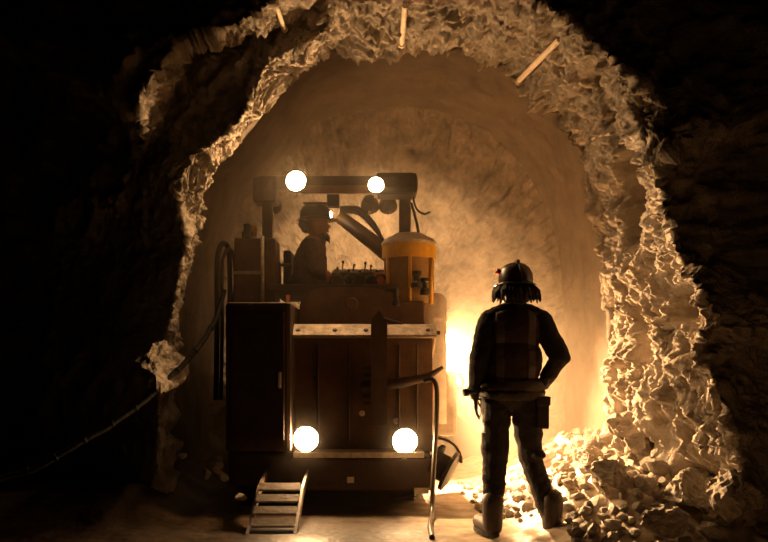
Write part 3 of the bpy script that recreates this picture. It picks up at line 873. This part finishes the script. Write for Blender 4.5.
for s_ in (-1, 1):
    sh = O(313, 248, s_ * .19); eb = O(316, 273, s_ * .22); wr2 = O(329, 279 + (0 if s_ < 0 else 3), s_ * .15 - .02)
    capsule(bm, sh, eb, .072, .058); capsule(bm, eb, wr2, .058, .042)
    hand(bm, wr2, (.9, .0, -.25), (0, 0, -1), (0, -s_, 0), .35, 1.0)
    hp = O(309, 284, s_ * .1); kn = O(334, 287, s_ * .12); ft = O(341, 322, s_ * .12)
    capsule(bm, hp, kn, .085, .07); capsule(bm, kn, ft, .068, .05); capsule(bm, ft, ft + Vector((.16, 0, -.02)), .05, .042)
bmesh.ops.translate(bm, verts=bm.verts, vec=-oo)
me = fuse(bm, .008, 5)
nrm_ = [v.normal.copy() for v in me.vertices]
for v, vn in zip(me.vertices, nrm_):
    p = v.co.copy()
    if p.z < .37: v.co = p + vn * (noise.noise(Vector((p.x * 10, p.y * 10, p.z * 16))) * .010)
zc = O(0, 243).z - oo.z
finish(me, lambda c: 1 if c.z > zc else (2 if c.x > O(328, 0).x - oo.x and c.z > O(0, 284.5).z - oo.z and c.x < O(350, 0).x - oo.x else 0), [M['opcloth'], M['skin'], M['glove']], oper)
ho, hmx = helmet_parts(oper, O(315.5, 219), (1, 0, .0), 1.0, M['helmet'])
bm = NB(); lathe(bm, [(0, .03), (.035, .036), (.045, .034)], O(326, 215), (1, -.35, -.05), 16); cl = obj('cap_lamp', bm, M['black'], ho, auto=.6)
bm = NB(); lathe(bm, [(.046, .033), (.052, .02), (.054, .001)], O(326, 215), (1, -.35, -.05), 16); obj('lens', bm, M['caplens'], cl, smooth=True)
add_spot('lamp_light', cl, O(326, 215) + Vector((.1, -.035, 0)), (1, -.35, -.2), 5.0, 80, .5, .02)
c = O(308, 226, -.07)
for s_ in (-1, 1):
    bm = NB(); lathe(bm, [(0, .034), (.012, .048), (.03, .048), (.048, .036)], O(305.5, 226, s_ * .072), (-.25, s_, 0), 18); obj('ear_muff', bm, M['black'], oper, auto=.6)
bm = NB()
for k in range(26):
    t = k / 25; p = O(319 + 8 * t, 236 - 1.5 * t, (random.random() - .5) * .11)
    tube(bm, [p, p + Vector((.012, 0, -.028)), p + Vector((.02, 0, -.055 - .02 * random.random()))], [.016, .014, .004], 5)
obj('beard', bm, M['hair'], oper, smooth=True)

# ------------------------------------------------------------------ rods on the roof rock
def rod(p0, p1, label, r=.021):
    a_, b_ = surf(*p0, .03), surf(*p1, .03)
    bm = NB(); tube(bm, [a_, a_.lerp(b_, .5), b_], r, 10)
    lathe(bm, [(-.012, r * 1.5), (.006, r * 1.5)], b_, (b_ - a_), 10)
    o = obj('rock_bolt', bm, M['bolt'], None, auto=.6); tag(o, label, 'rock bolt', 'rock bolts in the tunnel roof'); return o
rod((562, 37), (520, 78), 'pale rod slanting across the rough roof at upper right of the arch')
rod((405, 2), (402, 41), 'pale rod pointing down from the roof at the crown of the arch')
rod((273, 2), (283, 26), 'short pale rod at the upper left of the roof rock', .017)
rod((614, 131), (584, 140), 'thin pale rod at the right shoulder of the arch below the slanting rod', .012)

# ------------------------------------------------------------------ cable on the left
pts = [W(-40, 492, 4.9), W(6, 478, 5.0), W(40, 466, 5.05), W(72, 447, 5.1), W(105, 428, 5.2), W(132, 410, 5.3), W(158, 388, 5.45), W(180, 368, 5.6), W(200, 345, 5.8), W(216, 318, 6.05), W(224, 290, 6.2)]
bm = NB(); sp = spline(pts, 8); tube(bm, [p + Vector((0, 0, .012 * noise.noise(p * 9))) for p in sp], .021, 8)
cb = empty('power_cable', pts[0]); obj('cable_sheath', bm, M['cable'], cb, smooth=True)
tag(cb, 'thick muddy cable sagging from the dark left up to the machine', 'cable')
for k in range(6, len(sp) - 10, 7):
    bm = NB(); d = (sp[k + 1] - sp[k]).normalized(); lathe(bm, [(-.012, .023), (-.006, .026), (.006, .026), (.012, .023)], sp[k], d, 12); obj('cable_tie', bm, M['cable'], cb, smooth=True)

# ------------------------------------------------------------------ loose rock
def rock_mesh(seed, sub=2):
    bm = NB(); bmesh.ops.create_icosphere(bm, subdivisions=sub, radius=1.0); o = Vector((seed * 7.3, seed * 3.1, seed))
    cuts = [Vector((random.gauss(0, 1), random.gauss(0, 1), random.gauss(0, 1))).normalized() for _ in range(11)]
    for v in bm.verts:
        p = v.co.copy(); q = p * (1 + .35 * noise.noise(p * 1.2 + o))
        for k, c_ in enumerate(cuts):
            h = q.dot(c_); lim = .5 + .03 * k
            if h > lim: q -= c_ * (h - lim)
        v.co = q + p * (.10 * noise.noise(p * 3.5 + o) + (.10 * noise.fractal(p * 5 + o, .6, 2.1, 3) + .05 * noise.cell(p * 4 + o) if sub > 2 else 0))
    me = bpy.data.meshes.new('rock'); bm.to_mesh(me); bm.free(); me.materials.append(M['loose'])
    return me
meshes = [rock_mesh(k) for k in range(9)]
placed = []
def rock(name, p, s, label, group, me=None, sink=.3, cat='rock'):
    o = bpy.data.objects.new(name, me or random.choice(meshes)); COL.objects.link(o)
    o.scale = (s * random.uniform(.8, 1.25), s * random.uniform(.8, 1.2), s * random.uniform(.6, .95))
    o.rotation_euler = (random.uniform(-.5, .5), random.uniform(-.5, .5), random.uniform(0, 6.28))
    o.location = p; tag(o, label, cat, group)
    return o
def on_floor(x, y, s, k=.35): return Vector((x, y, floor_h(x, y) + s * k))
big = [((612, 492), 5.1, .20, 'large dark rounded boulder nearest the worker in the rubble heap'),
       ((640, 452), 5.6, .21, 'shadowed boulder lodged at the foot of the right wall'),
       ((684, 492), 4.75, .14, 'pale wedge-shaped boulder catching light at lower right'),
       ((738, 498), 4.5, .17, 'big dark boulder with a lit rim at the far right of the rubble'),
       ((662, 520), 4.5, .13, 'squat rock at the bottom edge below the pale wedge boulder'),
       ((590, 456), 5.9, .14, 'knobbly boulder on top of the lit heap beside the tunnel wall')]
for (px, py), Y, s, lab in big:
    p = W(px, py, Y); o = rock('boulder', Vector((p.x, Y, max(p.z, floor_h(p.x, Y) + s * .3))), s, lab, 'boulders in the muck heap', cat='boulder', me=rock_mesh(hash(lab) % 50 if False else px % 41, 4))
    placed.append((p.x, Y, s))
n = 0; tries = 0
while n < 285 and tries < 9000:
    tries += 1
    x = random.uniform(.75, 2.35); y = random.uniform(4.35, 7.4)
    if random.random() > .25 + .75 * smooth(.8, 1.5, x): continue
    lim = 1.95 + .35 * smooth(5.8, 4.6, y)
    if x > lim: continue
    s = random.choice((.032, .036, .04, .045, .05, .055, .065, .085)) * 1.15
    if x < 1.0: s = min(s, .045)
    if any((x - a_) ** 2 + (y - b_) ** 2 < (.72 * (s + c_)) ** 2 for a_, b_, c_ in placed): continue
    if (x - .88) ** 2 + (y - 5.0) ** 2 < .5 ** 2 and x < 1.2: continue
    placed.append((x, y, s)); n += 1
    size = 'small broken rock' if s < .05 else 'larger broken rock'
    zone = ("beside the worker's right boot" if x < 1.3 and y < 5.5 else 'at the bottom edge in front of the boulders' if y < 4.9 else 'on the bright heap behind the worker' if x < 1.5 else 'high on the heap against the right wall' if y > 5.8 else 'between the boulders at the foot of the right wall')
    rock('rubble_rock', on_floor(x, y, s), s, size + ' ' + zone, 'rubble rocks along the right wall')
for k in range(26):
    x = random.uniform(.25, 1.25); y = random.uniform(5.3, 7.2); s = random.uniform(.018, .035)
    if any((x - a_) ** 2 + (y - b_) ** 2 < (.8 * (s + c_)) ** 2 for a_, b_, c_ in placed): continue
    if x < .7 and y > 5.9: continue
    placed.append((x, y, s)); rock('pebble_rock', on_floor(x, y, s), s, 'small stone on the bright floor behind the worker', 'stones on the bright floor')
for (px, py), Y, s in (((214, 466), 5.86, .07), ((222, 476), 5.84, .055), ((206, 474), 5.8, .05), ((183, 456), 5.75, .04), ((218, 458), 5.9, .05), ((240, 497), 5.7, .05)):
    p = W(px, py, Y); rock('rubble_rock', p, s, 'loose rock on the left spill beside the machine', 'rocks on the left spill')
p = W(164, 364, 5.75)
slab = rock('rock_slab', p, .155, 'lit jagged rock sticking out of the left wall above the cable', None, me=rock_mesh(31, 4))
slab.scale = (.18, .40, .22); slab.rotation_euler = (.1, .5, .15)
